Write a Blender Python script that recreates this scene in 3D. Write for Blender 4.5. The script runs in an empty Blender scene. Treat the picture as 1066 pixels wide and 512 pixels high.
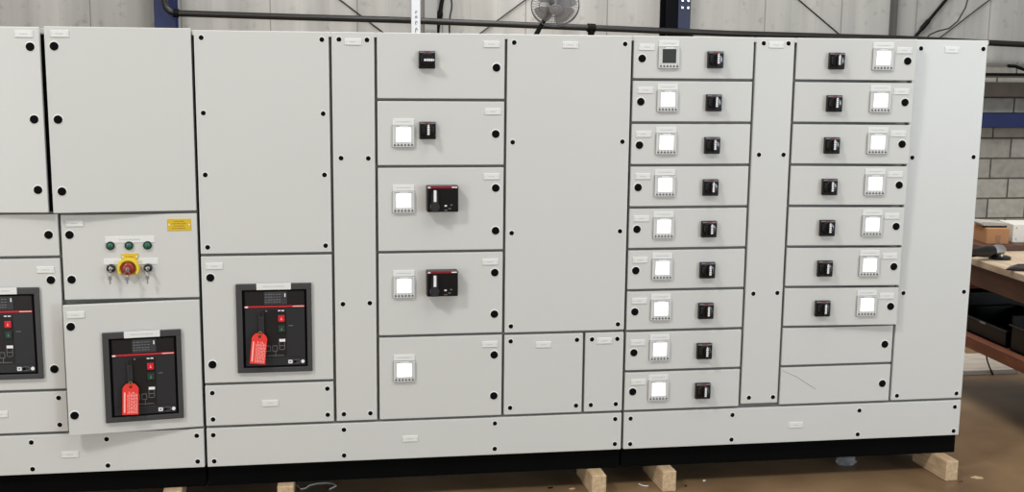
import bpy, bmesh, math, random
import numpy as np
from mathutils import Vector, Matrix
random.seed(4)
sc = bpy.context.scene
COL = sc.collection

# ------------------------------------------------------------------ camera
W, H = 1066.0, 512.0
CX, CZ, CD = -0.80616, 2.07501, 5.24675
YAW, PITCH, ROLL, FPX = -0.1590556, -0.1639169, 0.0110054, 1237.77
_f = np.array([-math.sin(YAW)*math.cos(PITCH), math.cos(YAW)*math.cos(PITCH), math.sin(PITCH)])
_r = np.array([math.cos(YAW), math.sin(YAW), 0.0]); _u = np.cross(_r, _f)
R2 = math.cos(ROLL)*_r + math.sin(ROLL)*_u; U2 = -math.sin(ROLL)*_r + math.cos(ROLL)*_u
CAM = np.array([CX, -CD, CZ])
def ray(x, y): return R2*((x-W/2)/FPX) - U2*((y-H/2)/FPX) + _f
def on_y(x, y, Y=0.0):
    d = ray(x, y); return CAM + d*((Y-CAM[1])/d[1])
def on_z(x, y, Z):
    d = ray(x, y); return CAM + d*((Z-CAM[2])/d[2])
cam_d = bpy.data.cameras.new('camera'); cam = bpy.data.objects.new('camera', cam_d); COL.objects.link(cam)
cam_d.sensor_fit = 'HORIZONTAL'; cam_d.sensor_width = 36.0; cam_d.lens = FPX/W*36.0; cam_d.clip_end = 200
cam.matrix_world = Matrix(((R2[0], U2[0], -_f[0], CAM[0]), (R2[1], U2[1], -_f[1], CAM[1]), (R2[2], U2[2], -_f[2], CAM[2]), (0, 0, 0, 1)))
sc.camera = cam

# ------------------------------------------------------------------ materials
def lin(c):
    c /= 255.0
    return c/12.92 if c <= 0.04045 else ((c+0.055)/1.055)**2.4
def rgb(r, g, b): return (lin(r), lin(g), lin(b), 1.0)
def material(name, col, rough=0.5, metal=0.0, noise=0.0, nscale=3.0, bump=0.0, bscale=200.0, spec=0.5, col2=None, alpha=1.0, trans=0.0, stretch=None):
    m = bpy.data.materials.new(name); m.use_nodes = True
    nt = m.node_tree; b = nt.nodes['Principled BSDF']
    b.inputs['Base Color'].default_value = col; b.inputs['Roughness'].default_value = rough
    b.inputs['Metallic'].default_value = metal; b.inputs['Specular IOR Level'].default_value = spec
    b.inputs['Alpha'].default_value = alpha; b.inputs['Transmission Weight'].default_value = trans
    tc = nt.nodes.new('ShaderNodeTexCoord')
    if noise or col2:
        n = nt.nodes.new('ShaderNodeTexNoise'); n.inputs['Scale'].default_value = nscale; n.inputs['Detail'].default_value = 6
        mp = nt.nodes.new('ShaderNodeMapping')
        if stretch: mp.inputs['Scale'].default_value = stretch
        nt.links.new(tc.outputs['Object'], mp.inputs['Vector']); nt.links.new(mp.outputs['Vector'], n.inputs['Vector'])
        rmp = nt.nodes.new('ShaderNodeValToRGB')
        c2 = col2 or tuple(list(max(0, v*(1-noise)) for v in col[:3])+[1])
        rmp.color_ramp.elements[0].position = 0.3; rmp.color_ramp.elements[1].position = 0.7
        rmp.color_ramp.elements[0].color = c2; rmp.color_ramp.elements[1].color = col
        nt.links.new(n.outputs['Fac'], rmp.inputs['Fac']); nt.links.new(rmp.outputs['Color'], b.inputs['Base Color'])
    if bump:
        n2 = nt.nodes.new('ShaderNodeTexNoise'); n2.inputs['Scale'].default_value = bscale; n2.inputs['Detail'].default_value = 3
        bp = nt.nodes.new('ShaderNodeBump'); bp.inputs['Strength'].default_value = bump; bp.inputs['Distance'].default_value = 0.002
        nt.links.new(tc.outputs['Object'], n2.inputs['Vector']); nt.links.new(n2.outputs['Fac'], bp.inputs['Height'])
        nt.links.new(bp.outputs['Normal'], b.inputs['Normal'])
    return m
def emitter(name, col, s):
    m = bpy.data.materials.new(name); m.use_nodes = True; b = m.node_tree.nodes['Principled BSDF']
    b.inputs['Base Color'].default_value = col; b.inputs['Emission Color'].default_value = col; b.inputs['Emission Strength'].default_value = s
    b.inputs['Roughness'].default_value = 0.3
    return m
PAINT = material('light_grey_powder_coat', rgb(204, 204, 199), 0.36, noise=0.012, nscale=1.7, bump=0.05, bscale=350)
FRAME = material('frame_grey_gap_shade', rgb(112, 112, 108), 0.5, noise=0.05)  # cabinet grey darkened, so the shade in the panel gaps is in the colour
BLACK = material('black_plastic', rgb(18, 17, 17), 0.35, noise=0.15, nscale=20, spec=0.3)
GLOSSBLK = material('glossy_black_plastic', rgb(20, 19, 20), 0.18, noise=0.1, nscale=20)
RING = material('pale_ring', rgb(226, 226, 222), 0.45, noise=0.02)
HOLE = material('black_insert', rgb(5, 5, 5), 0.7, noise=0.1, spec=0.12)
BASEBLK = material('black_base_paint', rgb(7, 7, 7), 0.75, noise=0.3, nscale=6, spec=0.06)
CHAR = material('charcoal_plastic', rgb(62, 62, 63), 0.45, noise=0.05, nscale=8)
FACE = material('dark_breaker_face', rgb(38, 39, 42), 0.4, noise=0.06, nscale=8)
FACE2 = material('black_breaker_face', rgb(24, 23, 24), 0.35, noise=0.06, nscale=8)
LCD = material('grey_display_glass', rgb(66, 68, 70), 0.15, noise=0.2, nscale=30)
LCDOFF = material('unlit_display', rgb(58, 62, 58), 0.15, noise=0.06, nscale=30)
RED = material('red_strip_plastic', rgb(184, 36, 46), 0.4, noise=0.05)
DKRED = material('dark_red_strip', rgb(128, 26, 40), 0.4, noise=0.05)
BTNRED = material('red_button_plastic', rgb(214, 24, 44), 0.4, noise=0.05)
MUSH = material('red_mushroom_plastic', rgb(150, 36, 30), 0.3, noise=0.1, nscale=20)
GREEN = material('green_lens', rgb(24, 92, 68), 0.25, noise=0.1, nscale=20)
BTNGRN = material('green_button_plastic', rgb(22, 62, 44), 0.4, noise=0.05)
YELLOW = material('yellow_plastic', rgb(232, 204, 66), 0.4, noise=0.05)
YPLATE = material('yellow_engraved_plate', rgb(214, 180, 40), 0.4, noise=0.05)
YDARK = material('yellow_plate_print', rgb(150, 120, 30), 0.5, noise=0.05)
WHITE = material('white_plastic_label', rgb(224, 224, 220), 0.4, noise=0.02)
PRINT = material('faint_grey_print', rgb(196, 196, 192), 0.5, noise=0.05)
DPRINT = material('dark_grey_print', rgb(96, 96, 96), 0.5, noise=0.05)
WPRINT = material('white_print', rgb(232, 232, 232), 0.5, noise=0.05)
GPRINT = material('grey_print', rgb(120, 120, 122), 0.5, noise=0.05)
BEZEL = material('pale_grey_meter_plastic', rgb(206, 207, 204), 0.4, noise=0.03)
LIT = emitter('white_backlit_display', (1, 1, 1, 1), 1.15)
TAGRED = material('red_tag_plastic', rgb(226, 52, 44), 0.45, noise=0.06, nscale=9)
TAGPR = material('pale_tag_print', rgb(246, 176, 166), 0.5, noise=0.05)
BRASS = material('brass_wire', rgb(205, 165, 80), 0.35, 0.8, noise=0.1)
STEEL = material('bright_steel', rgb(190, 190, 190), 0.3, 0.9, noise=0.1, nscale=20)
BLUE = material('blue_steel_paint', rgb(30, 46, 98), 0.45, noise=0.35, nscale=3)
DARKST = material('near_black_steel', rgb(7, 8, 14), 0.6, noise=0.3, nscale=3, spec=0.1)
NAVY = material('navy_steel_paint', rgb(30, 38, 72), 0.45, noise=0.35, nscale=3)
PIPE = material('dark_pipe_paint', rgb(32, 30, 27), 0.38, noise=0.3, nscale=4)
STRUT = material('black_strut_paint', rgb(13, 12, 12), 0.6, noise=0.2, spec=0.15)
RODM = material('dark_steel_rod', rgb(60, 56, 52), 0.5, 0.3, noise=0.2)
GREYP = material('grey_galvanised', rgb(120, 120, 116), 0.5, 0.2, noise=0.15, nscale=5)
WPOST = material('white_post_plastic', rgb(226, 228, 232), 0.4, noise=0.04)
WOOD = material('pale_sawn_wood', rgb(206, 182, 148), 0.75, col2=rgb(172, 144, 108), nscale=9, bump=0.2, bscale=120, stretch=(6, 1, 6))
PLY = material('plywood_bench_top', rgb(204, 184, 158), 0.65, col2=rgb(172, 150, 124), nscale=4, bump=0.1, stretch=(5, 1, 5))
BROWN = material('brown_stained_timber', rgb(96, 60, 40), 0.6, col2=rgb(70, 44, 30), nscale=5, stretch=(5, 1, 5))
REDWD = material('reddish_timber', rgb(134, 76, 46), 0.6, col2=rgb(98, 54, 34), nscale=5, stretch=(5, 1, 5))
PALEWD = material('pale_plank_wood', rgb(202, 192, 178), 0.7, col2=rgb(172, 160, 146), nscale=5, stretch=(1, 5, 5))
CARD = material('brown_cardboard', rgb(176, 128, 86), 0.8, noise=0.12, nscale=6)
TAPE = material('brown_parcel_tape', rgb(140, 92, 44), 0.35, noise=0.1)
PLASTIC = material('clear_crumpled_plastic', rgb(190, 195, 200), 0.15, noise=0.3, nscale=25, alpha=0.35)
FANGREY = material('grey_fan_plastic', rgb(150, 150, 152), 0.4, noise=0.08)
FANBLADE = material('translucent_fan_blade', rgb(170, 170, 174), 0.3, noise=0.05, alpha=0.55)
GUARD = material('fan_guard_wire', rgb(120, 120, 122), 0.4, 0.4, noise=0.1)
SCRATCH = material('scratch_mark', rgb(150, 148, 142), 0.6, noise=0.1)

def floor_mat():
    m = material('sealed_brown_concrete', rgb(138, 112, 82), 0.40, col2=rgb(104, 81, 57), nscale=2.2, bump=0.08, bscale=40)
    return m
def wall_mat():
    m = bpy.data.materials.new('precast_concrete_panels'); m.use_nodes = True; nt = m.node_tree; b = nt.nodes['Principled BSDF']
    b.inputs['Roughness'].default_value = 0.85
    N = nt.nodes.new; L = nt.links.new
    tc = N('ShaderNodeTexCoord')
    mp = N('ShaderNodeMapping'); mp.inputs['Scale'].default_value = (2.0, 1, 0.18); L(tc.outputs['Object'], mp.inputs['Vector'])
    n = N('ShaderNodeTexNoise'); n.inputs['Scale'].default_value = 2.2; n.inputs['Detail'].default_value = 7; L(mp.outputs['Vector'], n.inputs['Vector'])
    r = N('ShaderNodeValToRGB'); r.color_ramp.elements[0].position = .3; r.color_ramp.elements[1].position = .68
    r.color_ramp.elements[0].color = rgb(166, 165, 160); r.color_ramp.elements[1].color = rgb(196, 194, 188); L(n.outputs['Fac'], r.inputs['Fac'])
    n3 = N('ShaderNodeTexNoise'); n3.inputs['Scale'].default_value = 9; n3.inputs['Detail'].default_value = 8; L(tc.outputs['Object'], n3.inputs['Vector'])
    r3 = N('ShaderNodeValToRGB'); r3.color_ramp.elements[0].position = .25; r3.color_ramp.elements[1].position = .42
    r3.color_ramp.elements[0].color = (.72, .71, .69, 1); r3.color_ramp.elements[1].color = (1, 1, 1, 1); L(n3.outputs['Fac'], r3.inputs['Fac'])
    sx = N('ShaderNodeSeparateXYZ'); L(tc.outputs['Object'], sx.inputs[0])
    cb = N('ShaderNodeCombineXYZ'); L(sx.outputs['X'], cb.inputs[0]); L(sx.outputs['Z'], cb.inputs[1])
    br = N('ShaderNodeTexBrick'); br.offset = 0.0; br.inputs['Scale'].default_value = 1.0
    br.inputs['Brick Width'].default_value = 0.857; br.inputs['Row Height'].default_value = 6.0
    br.inputs['Mortar Size'].default_value = 0.008; br.inputs['Mortar Smooth'].default_value = 0.4
    br.inputs['Color1'].default_value = (1, 1, 1, 1); br.inputs['Color2'].default_value = (.94, .94, .94, 1); br.inputs['Mortar'].default_value = (.62, .60, .56, 1)
    m2 = N('ShaderNodeMapping'); m2.inputs['Location'].default_value = (-(6.416 % 0.857), 0.5, 0); L(cb.outputs[0], m2.inputs['Vector']); L(m2.outputs['Vector'], br.inputs['Vector'])
    a = N('ShaderNodeMix'); a.data_type = 'RGBA'; a.blend_type = 'MULTIPLY'; a.inputs[0].default_value = 1
    L(r.outputs['Color'], a.inputs[6]); L(r3.outputs['Color'], a.inputs[7])
    c = N('ShaderNodeMix'); c.data_type = 'RGBA'; c.blend_type = 'MULTIPLY'; c.inputs[0].default_value = 1
    L(a.outputs[2], c.inputs[6]); L(br.outputs['Color'], c.inputs[7])
    b2 = N('ShaderNodeTexBrick'); b2.offset = 0.0; b2.inputs['Scale'].default_value = 1.0; b2.inputs['Brick Width'].default_value = 0.857/3; b2.inputs['Row Height'].default_value = 6.0
    b2.inputs['Mortar Size'].default_value = 0.005; b2.inputs['Mortar Smooth'].default_value = 1.0
    b2.inputs['Color1'].default_value = (1, 1, 1, 1); b2.inputs['Color2'].default_value = (.95, .95, .95, 1); b2.inputs['Mortar'].default_value = (.86, .86, .85, 1)
    L(m2.outputs['Vector'], b2.inputs['Vector'])
    e = N('ShaderNodeMix'); e.data_type = 'RGBA'; e.blend_type = 'MULTIPLY'; e.inputs[0].default_value = 1
    L(c.outputs[2], e.inputs[6]); L(b2.outputs['Color'], e.inputs[7]); L(e.outputs[2], b.inputs['Base Color'])
    return m
def block_mat():
    m = bpy.data.materials.new('concrete_blockwork'); m.use_nodes = True; nt = m.node_tree; b = nt.nodes['Principled BSDF']
    b.inputs['Roughness'].default_value = 0.9
    N = nt.nodes.new; L = nt.links.new
    tc = N('ShaderNodeTexCoord'); sx = N('ShaderNodeSeparateXYZ'); L(tc.outputs['Object'], sx.inputs[0])
    cb = N('ShaderNodeCombineXYZ'); L(sx.outputs['X'], cb.inputs[0]); L(sx.outputs['Z'], cb.inputs[1])
    mp = N('ShaderNodeMapping'); mp.inputs['Location'].default_value = (-0.177, -0.033, 0); L(cb.outputs[0], mp.inputs['Vector'])
    br = N('ShaderNodeTexBrick'); br.inputs['Scale'].default_value = 1; br.inputs['Brick Width'].default_value = .456; br.inputs['Row Height'].default_value = .225
    br.inputs['Mortar Size'].default_value = .011; br.inputs['Mortar Smooth'].default_value = .2
    br.inputs['Color1'].default_value = rgb(188, 183, 173); br.inputs['Color2'].default_value = rgb(166, 162, 153); br.inputs['Mortar'].default_value = rgb(96, 92, 84)
    L(mp.outputs['Vector'], br.inputs['Vector'])
    n = N('ShaderNodeTexNoise'); n.inputs['Scale'].default_value = 12; n.inputs['Detail'].default_value = 8; L(tc.outputs['Object'], n.inputs['Vector'])
    r = N('ShaderNodeValToRGB'); r.color_ramp.elements[0].position = .3; r.color_ramp.elements[1].position = .6
    r.color_ramp.elements[0].color = (.78, .78, .77, 1); r.color_ramp.elements[1].color = (1, 1, 1, 1); L(n.outputs['Fac'], r.inputs['Fac'])
    a = N('ShaderNodeMix'); a.data_type = 'RGBA'; a.blend_type = 'MULTIPLY'; a.inputs[0].default_value = 1
    L(br.outputs['Color'], a.inputs[6]); L(r.outputs['Color'], a.inputs[7]); L(a.outputs[2], b.inputs['Base Color'])
    bp = N('ShaderNodeBump'); bp.inputs['Strength'].default_value = .5; bp.inputs['Distance'].default_value = .01; bp.invert = True
    L(br.outputs['Fac'], bp.inputs['Height']); L(bp.outputs['Normal'], b.inputs['Normal'])
    return m

# ------------------------------------------------------------------ mesh helpers
class MB:
    """collects shapes in one bmesh; mesh() turns it into one mesh datablock"""
    def __init__(s): s.bm = bmesh.new(); s.mats = []
    def mi(s, m):
        if m not in s.mats: s.mats.append(m)
        return s.mats.index(m)
    def _take(s, t, m, smooth=True):
        i = s.mi(m)
        for f in t.faces: f.material_index = i; f.smooth = smooth
        me = bpy.data.meshes.new('tmp'); t.to_mesh(me); t.free(); s.bm.from_mesh(me); bpy.data.meshes.remove(me)
    def box(s, x0, x1, y0, y1, z0, z1, m, bev=0.0, seg=2, mat=None):
        t = bmesh.new(); bmesh.ops.create_cube(t, size=1)
        for v in t.verts: v.co = Vector(((x0+x1)/2+v.co.x*(x1-x0), (y0+y1)/2+v.co.y*(y1-y0), (z0+z1)/2+v.co.z*(z1-z0)))
        if bev: bmesh.ops.bevel(t, geom=list(t.edges), offset=min(bev, .45*min(abs(x1-x0), abs(y1-y0), abs(z1-z0))), segments=seg, affect='EDGES', profile=.5)
        if mat: t.transform(mat)
        s._take(t, m, False); return s
    def lathe(s, prof, m, seg=24, mat=None):
        """profile of (radius, height) turned about local -Y (height towards the viewer)"""
        t = bmesh.new(); rings = []
        for r, h in prof:
            if r < 1e-6: rings.append([t.verts.new((0, -h, 0))])
            else: rings.append([t.verts.new((r*math.cos(2*math.pi*k/seg), -h, r*math.sin(2*math.pi*k/seg))) for k in range(seg)])
        for a, b in zip(rings, rings[1:]):
            for k in range(seg):
                k2 = (k+1) % seg
                if len(a) == 1 and len(b) == 1: continue
                if len(a) == 1: t.faces.new((a[0], b[k], b[k2]))
                elif len(b) == 1: t.faces.new((a[k], b[0], a[k2]))
                else: t.faces.new((a[k], b[k], b[k2], a[k2]))
        bmesh.ops.recalc_face_normals(t, faces=t.faces[:])
        if mat: t.transform(mat)
        s._take(t, m); return s
    def tube(s, pts, r, m, seg=8, caps=True, radii=None):
        t = bmesh.new(); P = [Vector(p) for p in pts]; rings = []
        up = None
        for i, p in enumerate(P):
            d = ((P[min(i+1, len(P)-1)]-p).normalized()+(p-P[max(i-1, 0)]).normalized())
            d = d.normalized() if d.length > 1e-9 else Vector((0, 0, 1))
            if up is None: up = Vector((0, 0, 1)) if abs(d.z) < .9 else Vector((1, 0, 0))
            a = d.cross(up).normalized(); up2 = a.cross(d).normalized(); up = up2
            rr = radii[i] if radii else r
            rings.append([t.verts.new(p+rr*(math.cos(2*math.pi*k/seg)*a+math.sin(2*math.pi*k/seg)*up2)) for k in range(seg)])
        for a, b in zip(rings, rings[1:]):
            for k in range(seg): t.faces.new((a[k], a[(k+1) % seg], b[(k+1) % seg], b[k]))
        if caps:
            t.faces.new(rings[0][::-1]); t.faces.new(rings[-1])
        bmesh.ops.recalc_face_normals(t, faces=t.faces[:])
        s._take(t, m); return s
    def prism(s, outline, y0, y1, m, bev=0.0, mat=None):
        """outline in x,z pushed from y0 to y1"""
        t = bmesh.new()
        a = [t.verts.new((x, y0, z)) for x, z in outline]; b = [t.verts.new((x, y1, z)) for x, z in outline]
        n = len(a); t.faces.new(a); t.faces.new(b[::-1])
        for k in range(n): t.faces.new((a[k], b[k], b[(k+1) % n], a[(k+1) % n]))
        bmesh.ops.recalc_face_normals(t, faces=t.faces[:])
        if bev: bmesh.ops.bevel(t, geom=list(t.edges), offset=bev, segments=2, affect='EDGES')
        if mat: t.transform(mat)
        s._take(t, m, False); return s
    def mesh(s, name):
        me = bpy.data.meshes.new(name); s.bm.to_mesh(me); s.bm.free()
        for m in s.mats: me.materials.append(m)
        fl = [p.use_smooth for p in me.polygons]; me.set_sharp_from_angle(angle=math.radians(50)); me.polygons.foreach_set('use_smooth', fl); me.update()
        return me
def link(name, me, parent=None, loc=(0, 0, 0), rot=(0, 0, 0), label=None):
    o = bpy.data.objects.new(name, me); COL.objects.link(o); o.parent = parent
    o.location = loc; o.rotation_euler = rot
    if label: o['label'] = label
    return o
def tag(o, label, cat, group=None):
    o['label'] = label; o['category'] = cat
    if group: o['group'] = group
    return o
def structure(o): o['kind'] = 'structure'; return o
def sub(a, b): return tuple(a[i]-b[i] for i in range(3))

# ------------------------------------------------------------------ the setting
FLZ = 0.012
structure(link('floor', MB().box(-9, 14, -9, 7, FLZ-.1, FLZ, floor_mat()).mesh('floor')))
structure(link('wall_back', MB().box(-9, 14, 7.0, 7.25, 1.99, 6.5, wall_mat()).mesh('wall_back')))
structure(link('wall_lower', MB().box(-9, 14, 7.0, 7.3, FLZ, 1.99, block_mat()).mesh('wall_lower')))

# ------------------------------------------------------------------ switchgear: shared meshes
XV = [-2.5, -1.917, -1.342, -0.7665, -0.572, 0.0, 0.574, 1.147, 1.3415, 1.913, 2.296]
ZB = 0.397; U = 0.19367
def zk(k): return ZB+U*k
G = 0.0061          # half a gap
TOP = 2.1405; HEAD = 2.119
def panel_mesh(w, h, name, ox=0.0):
    return MB().box(ox, ox+w, 0, .0215, 0, h, PAINT, .0028, 2).mesh(name)
def lock_mesh():
    b = MB(); b.lathe([(0, .001), (.0205, .001), (.0215, .0), (.0215, -.003)], RING)
    b.lathe([(0, .0024), (.010, .0024), (.0105, .003), (.0165, .003), (.0178, .002), (.018, -.002)], HOLE)
    b.box(-.002, .002, -.0045, -.002, -.008, .008, HOLE); return b.mesh('door_lock')
def screw_mesh():
    b = MB(); b.lathe([(0, .0008), (.0135, .0008), (.014, 0), (.014, -.003)], RING, 20)
    b.lathe([(0, .001), (.004, .001), (.0045, .0022), (.0095, .0022), (.0105, .0014), (.0106, -.002)], HOLE, 20); return b.mesh('cover_screw')
def dashes(b, x0, x1, z, h, y, m, n=6):
    w = (x1-x0)/n; rnd = random.Random(int((x0+z*7)*1e5) & 1023)
    for i in range(n):
        a = x0+i*w; c = a+w*rnd.uniform(.55, .9); b.box(a, c, y-.0006, y+.0006, z-h/2, z+h/2, m)
def label_mesh(w=.072, h=.027):
    b = MB(); b.box(-w/2, w/2, -.0038, .001, -h/2, h/2, WHITE, .0008, 1)
    dashes(b, -w*.22, w*.22, 0, h*.16, -.0038, PRINT, 5)
    for s in (-1, 1): b.lathe([(0, .0044), (.0022, .0044), (.0022, .002)], PRINT, 8, Matrix.Translation((s*w*.41, 0, 0)))
    return b.mesh('label_plate')
LOCK, SCREW, LABEL = lock_mesh(), screw_mesh(), label_mesh()
# energy meter
def meter_mesh():
    b = MB(); h = .048
    b.box(-h, h, -.012, .002, -h, h, BEZEL, .003, 2)
    # raised frame round the display
    for x0, x1, z0, z1 in ((-.040, -.0345, -.027, .040), (.0345, .040, -.027, .040), (-.040, .040, .0385, .0425)):
        b.box(x0, x1, -.0135, -.011, z0, z1, BEZEL, .0012, 1)
    dashes(b, -.042, -.016, .0445, .003, -.0122, GPRINT, 4); dashes(b, .020, .042, .0445, .003, -.0122, GPRINT, 3)
    b.box(-.049, .049, -.003, .002, -.049, .049, GPRINT, .001, 1)
    for k in range(6): b.box(-.038+k*.0152-.002, -.038+k*.0152+.002, -.0124, -.0115, -.0300, -.0285, GPRINT)
    return b.mesh('energy_meter')
def screen_mesh(m): return MB().box(-.0318, .0318, -.0128, -.011, -.0235, .0385, m, .0006, 1).mesh('screen')
METER, SCR_ON, SCR_OFF = meter_mesh(), screen_mesh(LIT), screen_mesh(LCDOFF)
BUTTON = MB().lathe([(0, .0142), (.0036, .0142), (.0047, .0132), (.0049, .011)], DPRINT, 12).mesh('button')
def strip_mesh():
    b = MB(); b.box(-.048, .048, -.004, .001, -.0135, .0135, WHITE, .0008, 1); dashes(b, -.032, .034, 0, .004, -.004, PRINT, 9); return b.mesh('label_plate')
STRIP = strip_mesh()
# rotary switch
def switch_mesh():
    b = MB(); b.box(-.036, .036, -.020, .002, -.038, .038, BLACK, .003, 2)
    b.box(-.034, .034, -.0208, -.018, .029, .0355, GPRINT, .0008, 1)
    b.box(-.013, .013, -.0212, -.018, .031, .0353, DKRED, .0008, 1)
    for k in range(7):
        a = math.radians(35+k*18); b.box(-.0018, .0018, -.0212, -.019, -.0018, .0018, GPRINT, mat=Matrix.Translation((.0295*math.cos(a), 0, .0295*math.sin(a)-.002)))
    return b.mesh('rotary_switch')
def knob_mesh():
    b = MB(); b.lathe([(.0285, .018), (.0285, .026), (.026, .031), (.015, .033), (0, .033)], GLOSSBLK, 28)
    b.prism([(-.0095, -.026), (.0095, -.026), (.0105, .010), (.006, .030), (-.006, .030), (-.0105, .010)], -.056, -.030, GLOSSBLK, .0025)
    return b.mesh('knob')
def pointer_mesh():
    b = MB()
    for k in range(4): b.box(-.0048, .0048, -.0568, -.0555, -.016+k*.0095, -.0085+k*.0095, WPRINT)
    b.prism([(-.006, .0215), (.006, .0215), (0, .030)], -.0568, -.0555, WPRINT); return b.mesh('pointer_mark')
SWITCH, KNOB, POINTER = switch_mesh(), knob_mesh(), pointer_mesh()
# moulded-case breaker operator with a lever (the two wide black boxes)
def operator_mesh():
    b = MB(); b.box(-.070, .070, -.048, .002, -.058, .058, BLACK, .004, 2)
    dashes(b, .008, .024, -.030, .006, -.0482, WPRINT, 1); dashes(b, .034, .044, -.027, .005, -.0482, GPRINT, 2)
    dashes(b, .026, .038, -.043, .005, -.0482, GPRINT, 2); dashes(b, .008, .022, -.050, .005, -.0482, GPRINT, 2)
    return b.mesh('breaker_operator')
def op_strip_mesh():
    b = MB(); b.box(-.068, .068, -.0505, -.046, .047, .0585, DKRED, .0012, 1)
    b.box(-.066, -.054, -.0512, -.050, .049, .0548, WPRINT); b.box(.040, .064, -.0512, -.050, .0495, .0545, WPRINT); return b.mesh('red_strip')
def op_lever_mesh():
    b = MB(); b.lathe([(.021, .046), (.021, .054), (.018, .057), (0, .057)], CHAR, 24, Matrix.Translation((-.036, 0, -.034)))
    b.prism([(-.053, -.055), (-.019, -.055), (-.021, .020), (-.025, .043), (-.047, .043), (-.051, .020)], -.066, -.049, FACE, .004); return b.mesh('lever')
def op_mark_mesh(): return MB().box(-.0415, -.0295, -.0675, -.0655, -.010, .041, WPRINT, .0008, 1).mesh('lever_mark')
OPER, OPSTRIP, OPLEVER, OPMARK = operator_mesh(), op_strip_mesh(), op_lever_mesh(), op_mark_mesh()
# air circuit breaker seen through its door flange; origin at flange centre
BW, BH = .328, .402
def bx(fr): return (fr-.5)*BW
def bz(fr): return (.5-fr)*BH
def flange_mesh():
    b = MB()
    xl, xr, zt, zb = bx(0), bx(1), bz(0), bz(1); il, ir, it, ib = bx(.08), bx(.935), bz(.07), bz(.945)
    for a in ((xl, xr, it, zt), (xl, xr, zb, ib)): b.box(a[0], a[1], -.014, .001, a[2], a[3], CHAR, .003, 2)
    for a in ((xl, il), (ir, xr)): b.box(a[0], a[1], -.0138, .001, ib-.002, it+.002, CHAR, .003, 2)
    return b.mesh('flange')
def acb_mesh():
    b = MB(); b.box(bx(.08), bx(.935), -.0035, .0005, bz(.945), bz(.07), HOLE)
    b.box(bx(.115), bx(.905), -.008, 0, bz(.925), bz(.085), FACE2, .002, 1)
    b.box(bx(.115), bx(.905), -.0095, -.007, bz(.835), bz(.27), FACE, .0015, 1)
    b.box(bx(.115), bx(.905), -.0092, -.007, bz(.925), bz(.842), FACE, .0015, 1)
    b.box(bx(.36), bx(.66), -.0102, -.009, bz(.82), bz(.29), FACE2, .0008, 1)
    y = -.0105
    dashes(b, bx(.55), bx(.64), bz(.305), .005, y, WPRINT, 2); dashes(b, bx(.385), bx(.41), bz(.305), .006, y, GPRINT, 1)
    dashes(b, bx(.69), bx(.755), bz(.475), .0035, -.0098, GPRINT, 3)
    b.box(bx(.56), bx(.64), y-.001, y+.001, bz(.655), bz(.625), WPRINT)
    for x0, x1, z in ((.38, .44, .70), (.47, .53, .70), (.56, .63, .70), (.38, .44, .76), (.47, .53, .76), (.57, .62, .745), (.40, .62, .81)):
        b.box(bx(x0), bx(x1), y-.0004, y+.001, bz(z)-.001, bz(z)+.001, GPRINT)
    for x, z0, z1 in ((.44, .70, .76), (.47, .70, .76), (.53, .70, .76), (.56, .66, .745), (.63, .66, .745), (.51, .76, .82)):
        b.box(bx(x)-.0009, bx(x)+.0009, y-.0004, y+.001, bz(z1), bz(z0), GPRINT)
    # lower right terminal marks: white square, oval outline, white disc
    b.box(bx(.675), bx(.73), -.0102, -.009, bz(.905), bz(.865), WPRINT); b.box(bx(.69), bx(.715), -.0106, -.01, bz(.893), bz(.877), GPRINT)
    b.tube([(bx(.785)+.017*math.cos(a), -.0095, bz(.885)+.0085*math.sin(a)) for a in [k*math.pi/8 for k in range(17)]], .0009, GPRINT, 5, False)
    b.lathe([(0, .011), (.0065, .011), (.0065, .009)], HOLE, 16, Matrix.Translation((bx(.76), 0, bz(.885))))
    b.lathe([(0, .0108), (.008, .0108), (.008, .009)], WPRINT, 16, Matrix.Translation((bx(.87), 0, bz(.885))))
    return b.mesh('circuit_breaker')
def acb_display():
    b = MB(); b.box(bx(.37), bx(.675), -.0115, -.008, bz(.235), bz(.09), LCD, .001, 1)
    for k, z in enumerate((.12, .15, .18, .205)): dashes(b, bx(.385), bx(.60), bz(z), .0025, -.0115, GPRINT, 6)
    b.box(bx(.64), bx(.655), -.0122, -.011, bz(.15), bz(.11), WPRINT); return b.mesh('trip_unit')
def acb_strip():
    b = MB(); b.box(bx(.11), bx(.905), -.0125, -.008, bz(.268), bz(.248), RED, .001, 1)
    b.box(bx(.118), bx(.158), -.013, -.012, bz(.266), bz(.250), WPRINT); b.box(bx(.745), bx(.895), -.013, -.012, bz(.263), bz(.251), TAGPR); return b.mesh('red_strip')
def acb_lever():
    b = MB(); b.box(bx(.295), bx(.365), -.0215, -.008, bz(.56), bz(.315), FACE2, .003, 2); b.box(bx(.30), bx(.36), -.026, -.02, bz(.55), bz(.36), FACE, .003, 2); return b.mesh('charging_lever')
def acb_btn(z, m):
    b = MB(); b.box(bx(.54), bx(.648), -.0125, -.009, bz(z)-.019, bz(z)+.019, FACE2, .0012, 1)
    b.box(bx(.552), bx(.636), -.0165, -.011, bz(z)-.0135, bz(z)+.0155, m, .002, 2)
    b.box(bx(.594)-.004, bx(.594)+.004, -.0172, -.016, bz(z)-.005, bz(z)-.0015, TAGPR if m is BTNRED else GPRINT)
    b.box(bx(.594)-.0015, bx(.594)+.0015, -.0172, -.016, bz(z)-.002, bz(z)+.007, TAGPR if m is BTNRED else GPRINT); return b.mesh('push_button')
def acb_label():
    b = MB(); b.box(bx(.275), bx(.73), -.0175, -.013, bz(.066), bz(-.006), WHITE, .001, 1); dashes(b, bx(.36), bx(.65), bz(.028), .004, -.0175, PRINT, 8); return b.mesh('label_plate')
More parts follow.
